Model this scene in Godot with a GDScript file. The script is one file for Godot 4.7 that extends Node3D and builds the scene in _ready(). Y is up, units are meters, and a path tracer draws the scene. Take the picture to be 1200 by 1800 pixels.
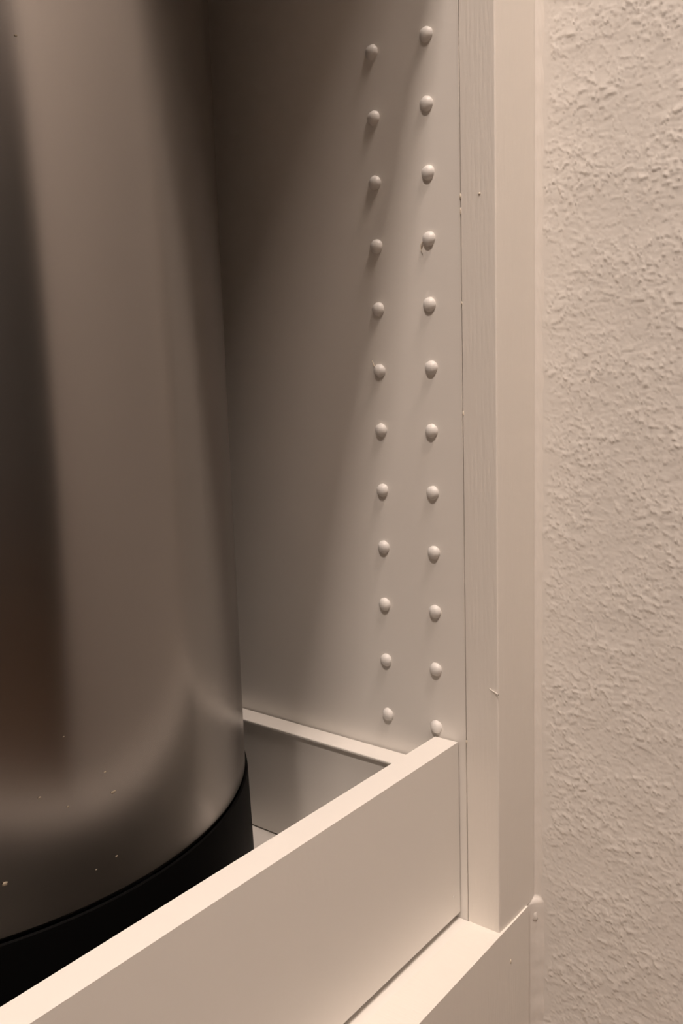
extends Node3D
# A built-in white cabinet beside a textured wall: a pull-out drawer with a steel waste bin.
# x = 0 is the inner face of the cabinet's right side, z = 0 the front of its face frame, y is up, metres.

const FLOOR_Y := -1.15
const CEIL_Y := 1.20
const LEDGE_Y := -0.4588
const WALL_X := 0.0419        # face of the textured wall
const LAMP := Vector3(-0.82, 1.185, 0.221)
const LAMP_ROOM := Vector3(-0.13, 1.185, 0.50)

var M := {}

# ------------------------------------------------------------------ helpers
func numbered(called: String) -> String:
	if not has_node(NodePath(called)):
		return called
	var k := 1
	while has_node(NodePath("%s_%03d" % [called, k])):
		k += 1
	return "%s_%03d" % [called, k]

func tag(o: Node, label := "", category := "", group := "", kind := "") -> void:
	if label != "":
		o.set_meta("label", label)
	if category != "":
		o.set_meta("category", category)
	if group != "":
		o.set_meta("group", group)
	if kind != "":
		o.set_meta("kind", kind)

func base(called: String, at := Vector3.ZERO) -> Node3D:
	var o := Node3D.new()
	o.name = numbered(called)
	add_child(o)
	o.position = at
	return o

func put(called: String, mesh: Mesh, stuff: Material, parent: Node = null, at := Vector3.ZERO) -> MeshInstance3D:
	var o := MeshInstance3D.new()
	o.name = called if parent != null else numbered(called)
	o.mesh = mesh
	o.material_override = stuff
	o.cast_shadow = GeometryInstance3D.SHADOW_CASTING_SETTING_ON
	o.position = at
	(parent if parent != null else self).add_child(o, true)
	return o

func tri_out(st: SurfaceTool, a: Vector3, b: Vector3, c: Vector3, centre: Vector3) -> void:
	var n := (b - a).cross(c - a)
	if n.dot((a + b + c) / 3.0 - centre) > 0.0:
		st.add_vertex(a); st.add_vertex(c); st.add_vertex(b)
	else:
		st.add_vertex(a); st.add_vertex(b); st.add_vertex(c)

func quad_out(st: SurfaceTool, a: Vector3, b: Vector3, c: Vector3, d: Vector3, centre: Vector3) -> void:
	tri_out(st, a, b, c, centre)
	tri_out(st, a, c, d, centre)

# a box from lo to hi whose edges are chamfered by e
func add_board(st: SurfaceTool, lo: Vector3, hi: Vector3, e := 0.0006) -> void:
	var c := (lo + hi) * 0.5
	var h := (hi - lo) * 0.5
	e = minf(e, minf(h.x, minf(h.y, h.z)) * 0.8)
	var p := func(sx: int, sy: int, sz: int, axis: int) -> Vector3:
		var v := Vector3(sx * h.x, sy * h.y, sz * h.z)
		for k in 2:
			if k != axis:
				v[k] -= signf(v[k]) * e
		return c + v
	for axis in 3:
		for s in [-1, 1]:
			var q := []
			for t in [[-1, -1], [1, -1], [1, 1], [-1, 1]]:
				var g := [0, 0, 0]
				g[axis] = s; g[(axis + 1) % 3] = t[0]; g[(axis + 2) % 3] = t[1]
				q.append(p.call(g[0], g[1], g[2], axis))
			quad_out(st, q[0], q[1], q[2], q[3], c)
		for s in [-1, 1]:
			for t in [-1, 1]:
				var g1 := [0, 0, 0]
				g1[axis] = -1; g1[(axis + 1) % 3] = s; g1[(axis + 2) % 3] = t
				var g2 := g1.duplicate()
				g2[axis] = 1
				var a1 := (axis + 1) % 3
				var a2 := (axis + 2) % 3
				quad_out(st, p.call(g1[0], g1[1], g1[2], a1), p.call(g2[0], g2[1], g2[2], a1), p.call(g2[0], g2[1], g2[2], a2), p.call(g1[0], g1[1], g1[2], a2), c)
	for sx in [-1, 1]:
		for sy in [-1, 1]:
			for sz in [-1, 1]:
				tri_out(st, p.call(sx, sy, sz, 0), p.call(sx, sy, sz, 1), p.call(sx, sy, sz, 2), c)

func tool() -> SurfaceTool:
	var st := SurfaceTool.new()
	st.begin(Mesh.PRIMITIVE_TRIANGLES)
	st.set_smooth_group(-1)
	return st

func done(st: SurfaceTool) -> ArrayMesh:
	st.generate_normals()
	return st.commit()

func board(lo: Vector3, hi: Vector3, e := 0.0006) -> ArrayMesh:
	var st := tool()
	add_board(st, lo, hi, e)
	return done(st)

# an upright board with the given outline in x and z
func prism(outline: Array, y0: float, y1: float) -> ArrayMesh:
	var st := tool()
	var c := Vector3(0.0209, (y0 + y1) * 0.5, -0.0098)
	for i in outline.size():
		var a: Vector2 = outline[i]
		var b: Vector2 = outline[(i + 1) % outline.size()]
		quad_out(st, Vector3(a.x, y0, a.y), Vector3(b.x, y0, b.y), Vector3(b.x, y1, b.y), Vector3(a.x, y1, a.y), c)
		for y in [y0, y1]:
			tri_out(st, Vector3(a.x, y, a.y), Vector3(b.x, y, b.y), Vector3(c.x, y, c.z), c)
	return done(st)

# a grid of points as a smooth mesh; rows x cols, uv given by the caller
func grid_mesh(v: PackedVector3Array, n: PackedVector3Array, uv: PackedVector2Array, rows: int, cols: int, flip := false) -> ArrayMesh:
	var ix := PackedInt32Array()
	ix.resize((rows - 1) * (cols - 1) * 6)
	var k := 0
	for r in rows - 1:
		for c in cols - 1:
			var a := r * cols + c
			var b := a + 1
			var d := a + cols
			var e := d + 1
			if flip:
				ix[k] = a; ix[k + 1] = d; ix[k + 2] = b; ix[k + 3] = b; ix[k + 4] = d; ix[k + 5] = e
			else:
				ix[k] = a; ix[k + 1] = b; ix[k + 2] = d; ix[k + 3] = b; ix[k + 4] = e; ix[k + 5] = d
			k += 6
	var arr := []
	arr.resize(Mesh.ARRAY_MAX)
	arr[Mesh.ARRAY_VERTEX] = v
	arr[Mesh.ARRAY_NORMAL] = n
	if uv.size() > 0:
		arr[Mesh.ARRAY_TEX_UV] = uv
	arr[Mesh.ARRAY_INDEX] = ix
	var m := ArrayMesh.new()
	m.add_surface_from_arrays(Mesh.PRIMITIVE_TRIANGLES, arr)
	return m

# profile of (radius, y), from the bottom up on the outside, turned about the y axis
func lathe(prof: Array, seg := 160) -> ArrayMesh:
	var pts: Array[Vector2] = []
	var nor: Array[Vector2] = []
	for i in prof.size() - 1:          # every run of the profile has its own normals: crisp steps
		var a: Vector2 = prof[i]
		var b: Vector2 = prof[i + 1]
		var t := (b - a).normalized()
		pts.append(a); pts.append(b)
		nor.append(Vector2(t.y, -t.x)); nor.append(Vector2(t.y, -t.x))
	for i in range(1, prof.size() - 1):  # gentle bends are smoothed
		var n1 := nor[2 * i - 1]
		var n2 := nor[2 * i]
		if n1.dot(n2) > 0.75:
			nor[2 * i - 1] = (n1 + n2).normalized()
			nor[2 * i] = nor[2 * i - 1]
	var v := PackedVector3Array(); var n := PackedVector3Array(); var uv := PackedVector2Array()
	for i in pts.size():
		for s in seg + 1:
			var a := TAU * s / seg
			v.append(Vector3(pts[i].x * cos(a), pts[i].y, pts[i].x * sin(a)))
			n.append(Vector3(nor[i].x * cos(a), nor[i].y, nor[i].x * sin(a)).normalized())
			uv.append(Vector2(float(s) / seg, pts[i].y))
	return grid_mesh(v, n, uv, pts.size(), seg + 1)

func noise(sd: int, freq: float, oct := 1) -> FastNoiseLite:
	var f := FastNoiseLite.new()
	f.seed = sd
	f.noise_type = FastNoiseLite.TYPE_SIMPLEX_SMOOTH
	f.frequency = freq
	f.fractal_type = FastNoiseLite.FRACTAL_FBM if oct > 1 else FastNoiseLite.FRACTAL_NONE
	f.fractal_octaves = oct
	return f

# seamless grey noise as an image, cells stretched along u or v
func grain(sd: int, size: int, fu: float, fv: float) -> ImageTexture:
	var im := Image.create(size, size, false, Image.FORMAT_L8)
	var f := noise(sd, 1.0, 3)
	for y in size:
		for x in size:
			var u := float(x) / size
			var w := float(y) / size
			# two copies blended across the seam keep the tile seamless
			var a := f.get_noise_2d(u * fu, w * fv)
			var b := f.get_noise_2d((u - 1.0) * fu, w * fv)
			var c := f.get_noise_2d(u * fu, (w - 1.0) * fv)
			var d := f.get_noise_2d((u - 1.0) * fu, (w - 1.0) * fv)
			var h := lerpf(lerpf(a, b, u), lerpf(c, d, u), w)
			var g := clampf(0.5 + 0.6 * h, 0, 1)
			im.set_pixel(x, y, Color(g, g, g))
	return ImageTexture.create_from_image(im)

func mat(col: Color, rough: float, spec := 0.5, bump: Texture2D = null, scale_cm := 0.0, per_m := Vector3.ONE) -> StandardMaterial3D:
	var m := StandardMaterial3D.new()
	m.albedo_color = col.linear_to_srgb()
	m.roughness = rough
	m.metallic_specular = spec
	if bump != null:
		m.heightmap_enabled = true
		m.heightmap_texture = bump
		m.heightmap_scale = scale_cm
		m.uv1_triplanar = true
		m.uv1_world_triplanar = true
		m.uv1_scale = per_m
	return m

# a small irregular lump: flakes of paint, crumbs, dust
func lump(sd: int, size: Vector3) -> ArrayMesh:
	var f := noise(sd, 0.9)
	var v := PackedVector3Array(); var n := PackedVector3Array()
	var rows := 8; var cols := 13
	for r in rows:
		var th := PI * r / (rows - 1)
		for c in cols:
			var ph := TAU * (c % (cols - 1)) / (cols - 1)
			var d := Vector3(sin(th) * cos(ph), cos(th), sin(th) * sin(ph))
			v.append(d * size * (1.0 + 0.45 * f.get_noise_3dv(d * 1.3)))
			n.append((d / size).normalized())
	return grid_mesh(v, n, PackedVector2Array(), rows, cols, true)

# a thin curl of paint or film along a polyline
func curl(pts: Array, r0: float, r1: float) -> ArrayMesh:
	var v := PackedVector3Array(); var n := PackedVector3Array()
	for i in pts.size():
		var t: Vector3 = (pts[mini(i + 1, pts.size() - 1)] - pts[maxi(i - 1, 0)]).normalized()
		var s := t.cross(Vector3(0.3, 0.2, 1)).normalized()
		var u := s.cross(t)
		var r := lerpf(r0, r1, float(i) / (pts.size() - 1))
		for k in 9:
			var a := TAU * (k % 8) / 8.0
			var d := s * cos(a) + u * sin(a) * 0.5
			v.append(pts[i] + d * r)
			n.append(d.normalized())
	return grid_mesh(v, n, PackedVector2Array(), pts.size(), 9, false)

func materials() -> void:
	var fine := grain(3, 256, 26, 26)
	var streak := grain(5, 256, 34, 3)
	M.melamine = mat(Color(0.84, 0.81, 0.765), 0.42, 0.5, fine, 0.004, Vector3(8, 8, 8))
	M.paint = mat(Color(0.84, 0.80, 0.745), 0.45, 0.5, streak, 0.018, Vector3(14, 14, 14))
	M.wall = mat(Color(0.80, 0.77, 0.73), 0.75, 0.3)
	M.caulk = mat(Color(0.82, 0.78, 0.73), 0.55, 0.4)
	M.plug = mat(Color(0.82, 0.80, 0.77), 0.38, 0.5)
	M.plain_wall = mat(Color(0.82, 0.79, 0.75), 0.8, 0.3)
	M.hall = mat(Color(0.30, 0.31, 0.31), 0.8, 0.3)
	M.ceiling = mat(Color(0.80, 0.78, 0.75), 0.9, 0.2)
	M.wood = mat(Color(0.18, 0.105, 0.06), 0.45, 0.5, streak, 0.01, Vector3(3, 3, 3))
	M.steel = mat(Color(0.27, 0.25, 0.235), 0.23)
	M.steel.metallic = 1.0
	M.steel.anisotropy_enabled = true
	M.steel.anisotropy = -0.87
	M.black = mat(Color(0.004, 0.004, 0.004), 0.45, 0.08)
	M.gap = mat(Color(0.05, 0.045, 0.04), 0.9, 0.1)
	M.flake = mat(Color(0.82, 0.74, 0.62), 0.6, 0.4)
	M.dust = mat(Color(0.34, 0.29, 0.22), 0.9, 0.2)
	M.metal = mat(Color(0.5, 0.5, 0.5), 0.35); M.metal.metallic = 1.0
	M.lamp = mat(Color(0.9, 0.88, 0.85), 0.5)
	M.lamp.emission_enabled = true
	M.lamp.emission = Color(1.0, 0.84, 0.66)
	M.lamp.emission_energy_multiplier = 6.0
	M.lamp_soft = M.lamp.duplicate()
	M.lamp_soft.emission_energy_multiplier = 2.0

# ------------------------------------------------------------------ scene
func _ready() -> void:
	var cam := Camera3D.new()
	cam.name = "camera"
	cam.projection = Camera3D.PROJECTION_PERSPECTIVE
	cam.keep_aspect = Camera3D.KEEP_HEIGHT
	cam.fov = rad_to_deg(2.0 * atan(900.0 / 1508.97))
	cam.near = 0.01
	cam.far = 40.0
	cam.basis = Basis.from_euler(Vector3(-0.14112, -0.89989, -0.03099), EULER_ORDER_YXZ)
	cam.position = Vector3(-0.37775, -0.16961, 0.20082)
	add_child(cam)
	cam.current = true

	var env := Environment.new()
	env.background_mode = Environment.BG_COLOR
	env.background_color = Color(0.01, 0.01, 0.012)
	env.tonemap_mode = Environment.TONE_MAPPER_LINEAR
	env.tonemap_exposure = 0.96
	env.sdfgi_enabled = true
	env.ssao_enabled = true
	env.ssil_enabled = true
	var we := WorldEnvironment.new()
	we.name = "world"
	we.environment = env
	add_child(we)

	for k in 2:
		var lamp := AreaLight3D.new()
		lamp.name = "ceiling_lamp_light_%03d" % k
		lamp.area_size = [Vector2(0.10, 0.10), Vector2(0.50, 0.28)][k]
		lamp.light_color = Color(1.0, 0.835, 0.735).linear_to_srgb()
		lamp.light_energy = [1.55, 1.62][k]
		lamp.area_range = 12.0
		lamp.area_attenuation = 2.0
		lamp.shadow_enabled = true
		lamp.rotation_degrees = Vector3(-90, 0, 0)
		lamp.position = [LAMP, LAMP_ROOM][k] - Vector3(0, 0.012, 0)
		add_child(lamp)

	materials()
	room()
	wall_patch()
	cabinet()
	drawer()
	bin_()
	plugs()
	ceiling_lamp()

func shell(called: String, lo: Vector3, hi: Vector3, m: Material, parent: Node = null) -> MeshInstance3D:
	var o := put(called, board(lo, hi, 0.001), m, parent)
	if parent == null:
		tag(o, "", "", "", "structure")
	return o

func room() -> void:
	shell("floor", Vector3(-2.7, FLOOR_Y - 0.1, -0.75), Vector3(2.1, FLOOR_Y, 3.4), M.wood)
	shell("ceiling", Vector3(-2.7, CEIL_Y, -0.75), Vector3(2.1, CEIL_Y + 0.1, 3.4), M.ceiling)
	shell("wall_left", Vector3(-2.7, FLOOR_Y, -0.75), Vector3(-2.6, CEIL_Y, 3.3), M.plain_wall)
	shell("wall_back", Vector3(-2.6, FLOOR_Y, 3.2), Vector3(2.0, CEIL_Y, 3.3), M.hall)
	# the wall that ends the cabinet's niche on the right, and the room past its end
	var right := base("wall_right")
	tag(right, "", "", "", "structure")
	shell("wall_core", Vector3(WALL_X + 0.0010, FLOOR_Y, -0.75), Vector3(0.16, CEIL_Y, 0.75), M.plain_wall, right)
	shell("wall_section", Vector3(0.16, FLOOR_Y, 0.64), Vector3(2.0, CEIL_Y, 0.75), M.plain_wall, right)
	shell("wall_section", Vector3(2.0, FLOOR_Y, 0.64), Vector3(2.1, CEIL_Y, 3.3), M.hall, right)
	# the wall the cabinet is built into: left of it and above it
	var front := base("wall_front")
	tag(front, "", "", "", "structure")
	shell("wall_section", Vector3(-2.6, FLOOR_Y, -0.11), Vector3(-0.446, CEIL_Y, 0.002), M.plain_wall, front)
	shell("wall_section", Vector3(-0.446, 0.262, -0.11), Vector3(WALL_X, CEIL_Y, 0.002), M.plain_wall, front)
	shell("wall_section", Vector3(-2.6, FLOOR_Y, -0.75), Vector3(WALL_X, CEIL_Y, -0.65), M.plain_wall, front)

# the sprayed, flattened texture of the wall beside the cabinet, as real relief
func wall_patch() -> void:
	var zs := PackedFloat32Array(); var ys := PackedFloat32Array()
	var z := 0.0012
	while z < 0.748:
		zs.append(z)
		z += 0.0008 if z < 0.14 else (0.0016 if z < 0.40 else 0.003)
	zs.append(0.7495)
	var y := FLOOR_Y
	while y < CEIL_Y - 0.001:
		ys.append(y)
		y += 0.00065 if (y > -0.62 and y < 0.10) else (0.0016 if (y > -0.92 and y < 0.50) else 0.005)
	ys.append(CEIL_Y)
	var cols := zs.size(); var rows := ys.size()
	var n1 := noise(11, 1.0, 2); var n2 := noise(12, 1.0); var n3 := noise(13, 1.0); var n4 := noise(14, 1.0); var n5 := noise(15, 1.0, 2)
	n1.noise_type = FastNoiseLite.TYPE_PERLIN
	n5.noise_type = FastNoiseLite.TYPE_PERLIN
	n5.fractal_octaves = 3
	var h := PackedFloat32Array(); h.resize(rows * cols)
	var ridge := PackedFloat32Array(); ridge.resize(cols)
	for r in rows:
		var yy := ys[r]
		var fall := pow(0.80, (yy - ys[maxi(r - 1, 0)]) / 0.0006)
		for c in cols:
			var zz := zs[c]
			var wz := zz + 0.002 * n3.get_noise_2d(zz * 90.0, yy * 110.0)
			var wy := yy + 0.0012 * n3.get_noise_2d(zz * 80.0 + 40.0, yy * 90.0)
			var a := smoothstep(-0.15, 0.25, n1.get_noise_2d(wz * 140.0, wy * 250.0))
			var b := n2.get_noise_2d(wz * 300.0, wy * 520.0)
			var g := n4.get_noise_2d(zz * 22.0, yy * 30.0)
			var lip := smoothstep(0.16, 0.48, n5.get_noise_2d(wz * 270.0 + 9.0, wy * 430.0))
			var dab := smoothstep(0.20, 0.45, n5.get_noise_2d(wz * 420.0 - 31.0, wy * 600.0 + 7.0))
			ridge[c] = maxf(maxf(lip, 0.62 * dab), ridge[c] * fall)   # steep below, sloping off above, as trowelled down
			var amp := smoothstep(0.0030, 0.0095, zz + 0.004 * n3.get_noise_2d(3.0, yy * 60.0))
			h[r * cols + c] = amp * ((0.00010 + 0.00006 * g) * a + 0.00004 * b + 0.00016 * g + (0.00036 + 0.00022 * g) * ridge[c])
	var v := PackedVector3Array(); v.resize(rows * cols)
	var n := PackedVector3Array(); n.resize(rows * cols)
	for r in rows:
		var r0 := maxi(r - 1, 0); var r1 := mini(r + 1, rows - 1)
		for c in cols:
			var c0 := maxi(c - 1, 0); var c1 := mini(c + 1, cols - 1)
			var k := r * cols + c
			v[k] = Vector3(WALL_X - h[k], ys[r], zs[c])
			var sz := (h[r * cols + c1] - h[r * cols + c0]) / (zs[c1] - zs[c0])
			var sy := (h[r1 * cols + c] - h[r0 * cols + c]) / (ys[r1] - ys[r0])
			n[k] = Vector3(-1, -sy, -sz).normalized()
	var right := get_node("wall_right")
	put("textured_plaster", grid_mesh(v, n, PackedVector2Array(), rows, cols, true), M.wall, right)

	# the bead of caulk in the corner between frame and wall
	var f := noise(21, 1.0, 2)
	v = PackedVector3Array(); n = PackedVector3Array()
	var prof := 14
	y = FLOOR_Y
	rows = 0
	while y < CEIL_Y:
		var low := 1.0 - smoothstep(-0.4594, -0.4584, y)
		var p0 := Vector2(lerpf(0.0398, 0.0312, low) + 0.0003 * f.get_noise_1d(y * 90.0), lerpf(0.00005, -0.0006, low))
		var p1 := Vector2(lerpf(0.0414, 0.0385, low), lerpf(0.0002, -0.0002, low))
		var p2 := Vector2(WALL_X + 0.0001, lerpf(0.0048, 0.0056, low) + 0.0011 * f.get_noise_2d(7.0, y * 45.0))
		for k in prof:
			var t := float(k) / (prof - 1)
			var q := p0.lerp(p1, t).lerp(p1.lerp(p2, t), t)
			q += Vector2(-1, 1) * 0.00009 * sin(PI * t) * f.get_noise_2d(t * 3.0, y * 110.0)
			v.append(Vector3(q.x, y, q.y))
			n.append(Vector3.ZERO)
		rows += 1
		y += 0.0012
	for r in rows:
		for k in prof:
			var a := v[r * prof + mini(k + 1, prof - 1)] - v[r * prof + maxi(k - 1, 0)]
			var b := v[mini(r + 1, rows - 1) * prof + k] - v[maxi(r - 1, 0) * prof + k]
			n[r * prof + k] = a.cross(b).normalized()
	var trim := put("trim_1", grid_mesh(v, n, PackedVector2Array(), rows, prof, true), M.caulk)
	tag(trim, "", "", "", "structure")
	put("caulk_drip", lump(31, Vector3(0.0021, 0.0042, 0.0018)), M.caulk, trim, Vector3(0.0395, -0.4690, 0.0008))

func cabinet() -> void:
	var c := base("cabinet", Vector3(0, FLOOR_Y, 0))
	tag(c, "white built-in cabinet with a face frame, set against the textured wall", "cabinet")
	var up := Vector3(0, -FLOOR_Y, 0)
	var add := func(called: String, lo: Vector3, hi: Vector3, m: Material, e: float) -> MeshInstance3D:
		return put(called, board(lo + up, hi + up, e), m, c)
	# carcass
	add.call("side_panel", Vector3(0.0006, LEDGE_Y - 0.018, -0.59), Vector3(0.0186, 0.25, -0.0199), M.melamine, 0.0003)
	add.call("side_panel", Vector3(-0.4186, LEDGE_Y - 0.018, -0.59), Vector3(-0.4006, 0.25, -0.0199), M.melamine, 0.0003)
	add.call("back_panel", Vector3(-0.4186, LEDGE_Y - 0.018, -0.61), Vector3(0.0186, 0.25, -0.5905), M.melamine, 0.0003)
	add.call("top_panel", Vector3(-0.4, 0.23, -0.59), Vector3(0.0, 0.25, -0.0199), M.melamine, 0.0003)
	add.call("bottom_panel", Vector3(-0.4, LEDGE_Y - 0.018, -0.59), Vector3(0.0004, LEDGE_Y - 0.0004, -0.0194), M.melamine, 0.0002)
	# face frame
	put("stile", prism([Vector2(0, -0.0192), Vector2(0, -0.0010), Vector2(0.0002, -0.0007), Vector2(0.0006, -0.00045), Vector2(0.0020, -0.00036), Vector2(0.0036, -0.00028), Vector2(0.0054, -0.00020), Vector2(0.0074, -0.00013), Vector2(0.0098, -0.00007), Vector2(0.0126, -0.00002), Vector2(0.0160, 0.0), Vector2(0.0413, 0.0), Vector2(0.0418, -0.0004), Vector2(0.0418, -0.0192)], LEDGE_Y, 0.26), M.paint, c, up)
	add.call("stile", Vector3(-0.442, LEDGE_Y, -0.0192), Vector3(-0.4, 0.26, 0.0), M.paint, 0.0005)
	add.call("top_rail", Vector3(-0.4, 0.162, -0.0192), Vector3(0.0, 0.26, 0.0), M.paint, 0.0005)
	add.call("bottom_rail", Vector3(-0.442, -0.64, -0.0192), Vector3(0.0315, LEDGE_Y, 0.0010), M.paint, 0.0004)
	add.call("base_board", Vector3(-0.442, FLOOR_Y, -0.0192), Vector3(0.0315, -0.641, -0.001), M.paint, 0.0005)
	# chips and curls of paint along the frame
	var fl := [
		[Vector3(0.0001, -0.0785, -0.0195), Vector3(0.0005, 0.0012, 0.0005)],
		[Vector3(0.0001, -0.0855, -0.0194), Vector3(0.0004, 0.0016, 0.0004)],
		[Vector3(0.0000, -0.1832, -0.0192), Vector3(0.0005, 0.0012, 0.0004)],
		[Vector3(-0.0002, -0.0790, -0.0090), Vector3(0.0004, 0.0005, 0.0006)],
		[Vector3(0.0001, -0.1290, -0.0194), Vector3(0.0004, 0.0008, 0.0004)],
		[Vector3(0.0000, -0.3560, -0.0192), Vector3(0.0004, 0.0009, 0.0005)],
		[Vector3(0.0096, -0.4801, 0.0011), Vector3(0.0004, 0.0012, 0.0004)],
	]
	for k in fl.size():
		put("paint_chip", lump(40 + k, fl[k][1]), M.flake, c, fl[k][0] + up)
	var f := noise(61, 1.0, 2)
	var bead := []
	for k in 240:
		var y := lerpf(-0.457, 0.158, k / 239.0)
		bead.append(Vector3(0.0006 + 0.0001 * f.get_noise_1d(y * 60.0 + 5.0), y, -0.0202 + 0.00035 * f.get_noise_1d(y * 45.0)) + up)
	put("paint_bead", curl(bead, 0.00038, 0.00038), M.paint, c)
	put("paint_curl", curl([Vector3(0.0002, -0.3240, -0.0056), Vector3(-0.0002, -0.3246, -0.0040), Vector3(-0.0005, -0.3252, -0.0022), Vector3(-0.0011, -0.3254, -0.0006), Vector3(-0.0018, -0.3256, 0.0006)], 0.0003, 0.0006), M.paint, c, up)

func drawer() -> void:
	var d := base("drawer", Vector3(-0.2, LEDGE_Y, 0))
	tag(d, "low white open drawer standing in the cabinet around the steel bin", "drawer")
	var off := Vector3(0.2, -LEDGE_Y, 0)
	var add := func(called: String, lo: Vector3, hi: Vector3) -> MeshInstance3D:
		return put(called, board(lo + off, hi + off, 0.0005), M.melamine, d)
	add.call("front_board", Vector3(-0.3995, -0.4550, -0.0383), Vector3(-0.0003, -0.3572, -0.0242))
	for k in 2:
		var sb: MeshInstance3D
		if k == 0:
			sb = add.call("side_board", Vector3(-0.0122, -0.4435, -0.54), Vector3(-0.0004, -0.3742, -0.0386))
			put("top_strip", board(Vector3(-0.0141, -0.3741, -0.54) + off, Vector3(-0.0004, -0.3725, -0.0386) + off, 0.0004), M.melamine, sb)
		else:
			sb = add.call("side_board", Vector3(-0.3996, -0.4435, -0.54), Vector3(-0.3878, -0.3742, -0.0386))
			put("top_strip", board(Vector3(-0.3996, -0.3741, -0.54) + off, Vector3(-0.3859, -0.3725, -0.0386) + off, 0.0004), M.melamine, sb)
	put("paint_fleck", lump(57, Vector3(0.0005, 0.0008, 0.0003)), M.plug, d, Vector3(-0.0070, -0.4429, -0.0242) + off)
	add.call("back_board", Vector3(-0.3857, -0.4437, -0.54), Vector3(-0.0143, -0.3725, -0.526))
	add.call("bottom_board", Vector3(-0.399, -0.4565, -0.54), Vector3(-0.001, -0.4442, -0.0386))

func bin_() -> void:
	var b := base("trash_can", Vector3(-0.1795, -0.4442, -0.2136))
	tag(b, "round brushed stainless steel waste bin on a black plastic base inside the drawer", "trash can")
	# base: lip at the top, a slight flare downwards
	put("base_ring", lathe([Vector2(0.10, 0.0003), Vector2(0.1496, 0.0003), Vector2(0.1506, 0.0015), Vector2(0.1500, 0.030), Vector2(0.1488, 0.079), Vector2(0.1486, 0.0803), Vector2(0.1478, 0.0808), Vector2(0.1470, 0.0802), Vector2(0.1466, 0.076)]), M.black, b)
	var rim := 0.0822
	var body := put("steel_body", lathe([Vector2(0.1462, rim - 0.002), Vector2(0.1470, rim - 0.0004), Vector2(0.1475, rim + 0.0006), Vector2(0.1475, 0.30), Vector2(0.1475, 0.520), Vector2(0.1469, 0.521)], 240), M.steel, b)
	put("collar", lathe([Vector2(0.1474, 0.519), Vector2(0.1490, 0.5195), Vector2(0.1490, 0.536), Vector2(0.1470, 0.538)]), M.black, b)
	put("lid", lathe([Vector2(0.1455, 0.536), Vector2(0.1470, 0.540), Vector2(0.1440, 0.548), Vector2(0.128, 0.556), Vector2(0.090, 0.563), Vector2(0.045, 0.567), Vector2(0.0005, 0.568)]), M.steel, b)
	var specks := [Vector4(-0.0088, 0.1232, 0.1472, 1.2), Vector4(-0.0119, 0.1324, 0.147, 0.6), Vector4(-0.051, 0.1029, 0.1384, 1.5), Vector4(-0.0275, 0.1243, 0.1449, 0.7), Vector4(-0.0374, 0.1313, 0.1427, 0.7), Vector4(-0.0096, 0.0968, 0.1472, 0.6), Vector4(-0.0184, 0.0953, 0.1463, 0.5), Vector4(-0.0244, 0.3938, 0.1455, 0.6), Vector4(-0.0271, 0.1515, 0.145, 0.4)]
	for k in specks.size():
		var q: Vector4 = specks[k]
		put("dust_speck", lump(80 + k, Vector3(0.0010, 0.0005, 0.0002) * q.w), M.dust, body, Vector3(q.x, q.y, q.z))


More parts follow.
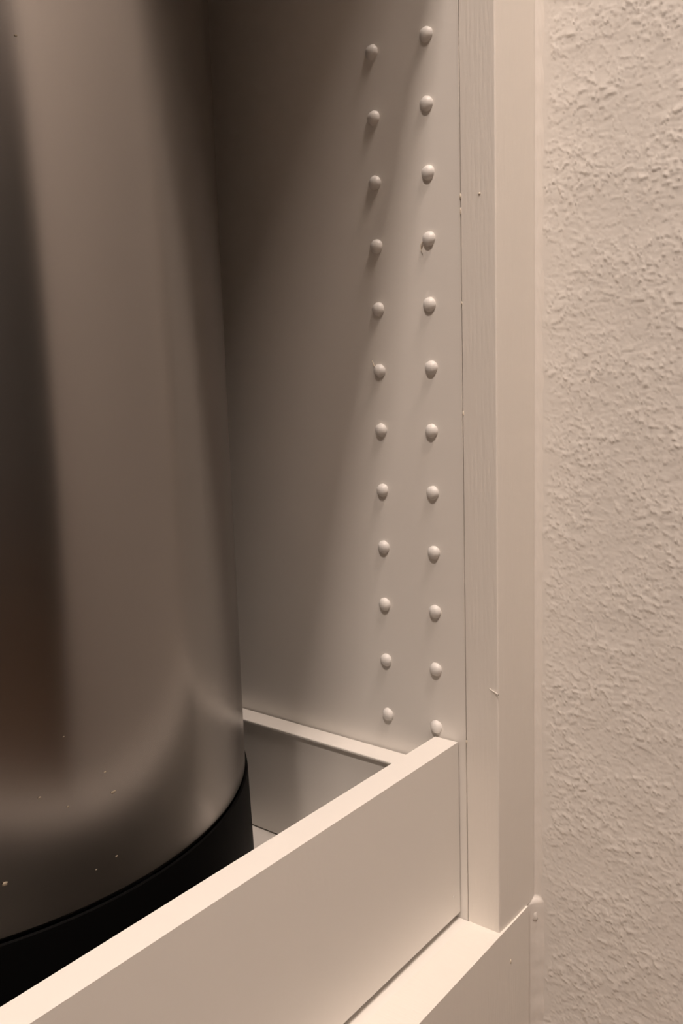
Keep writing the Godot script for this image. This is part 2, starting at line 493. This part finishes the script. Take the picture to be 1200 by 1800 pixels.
func plugs() -> void:
	# flattened dome caps that close the shelf-pin holes
	var dome := func(sd: int) -> ArrayMesh:
		var f := noise(sd, 1.0)
		var v := PackedVector3Array(); var n := PackedVector3Array()
		var prof := [Vector2(0.0, 0.00275), Vector2(0.0009, 0.00268), Vector2(0.0018, 0.00243), Vector2(0.0025, 0.00203), Vector2(0.0030, 0.00155), Vector2(0.0034, 0.00100), Vector2(0.0036, 0.00045), Vector2(0.00366, 0.0), Vector2(0.0036, -0.0003)]
		for i in prof.size():
			var a: Vector2 = prof[maxi(i - 1, 0)]
			var b: Vector2 = prof[mini(i + 1, prof.size() - 1)]
			var t := (b - a).normalized()
			for s in 33:
				var an := TAU * (s % 32) / 32.0
				var r: float = prof[i].x * (1.0 + 0.06 * f.get_noise_2d(cos(an) * 1.2, sin(an) * 1.2))
				v.append(Vector3(-prof[i].y, r * cos(an), r * sin(an)))
				n.append(Vector3(-t.x, -t.y * cos(an), -t.y * sin(an)).normalized())
		return grid_mesh(v, n, PackedVector2Array(), prof.size(), 33, true)
	var meshes := [dome.call(1), dome.call(2), dome.call(3)]
	var nth := ["topmost", "second", "third", "fourth", "fifth", "sixth", "seventh", "eighth", "ninth", "tenth", "eleventh", "lowest"]
	var rng := RandomNumberGenerator.new()
	rng.seed = 77
	for col in 2:
		for i in 12:
			var z := -0.07045 if col == 0 else -0.03806
			var o := put("hole_plug", meshes[(i * 5 + col) % 3], M.plug, null, Vector3(0.0006, -0.032 * i + rng.randf_range(-0.0003, 0.0003), z + rng.randf_range(-0.0003, 0.0003)))
			o.rotation = Vector3(rng.randf_range(-0.6, 0.6), rng.randf_range(-0.06, 0.06), rng.randf_range(-0.09, 0.09))
			var where := "rear column, farther from the frame" if col == 0 else "front column, nearer the frame"
			var which: String = nth[i] + ("" if i == 0 or i == 11 else " from the top")
			var label := "white domed hole plug, %s in the %s" % [which, where]
			if col == 1 and i == 3:
				put("paint_thread", curl([Vector3(-0.0010, 0.0002, -0.0036), Vector3(-0.0012, -0.0006, -0.0050), Vector3(-0.0010, -0.0022, -0.0058), Vector3(-0.0006, -0.0042, -0.0060)], 0.00065, 0.00025), M.flake, o)
			if col == 0 and i == 5:
				put("paint_thread", curl([Vector3(-0.0008, 0.0020, -0.0032), Vector3(-0.0012, 0.0034, -0.0038), Vector3(-0.0012, 0.0050, -0.0046)], 0.00055, 0.0005), M.flake, o)
			tag(o, label, "plug", "plugs in the shelf pin holes")

func ceiling_lamp() -> void:
	var l := base("ceiling_light", Vector3(LAMP.x, CEIL_Y, LAMP.z))
	tag(l, "small round flush ceiling light above the front of the cabinet", "light")
	put("trim_ring", lathe([Vector2(0.060, -0.001), Vector2(0.061, -0.014), Vector2(0.076, -0.010), Vector2(0.080, -0.0005)], 64), M.ceiling, l)
	var disc := CylinderMesh.new()
	disc.top_radius = 0.0595; disc.bottom_radius = 0.0595; disc.height = 0.010; disc.radial_segments = 64
	put("diffuser", disc, M.lamp, l, Vector3(0, -0.0070, 0))
	l = base("ceiling_panel_light", Vector3(LAMP_ROOM.x, CEIL_Y, LAMP_ROOM.z))
	tag(l, "rectangular flush ceiling light farther out in the room", "light")
	var st := tool()
	for s in [-1, 1]:
		add_board(st, Vector3(-0.28, -0.016, s * 0.155 - 0.011), Vector3(0.28, -0.0005, s * 0.155 + 0.011))
		add_board(st, Vector3(s * 0.268 - 0.012, -0.016, -0.1435), Vector3(s * 0.268 + 0.012, -0.0005, 0.1435))
	put("frame", done(st), M.ceiling, l)
	put("diffuser", board(Vector3(-0.2555, -0.012, -0.1435), Vector3(0.2555, -0.002, 0.1435)), M.lamp_soft, l)
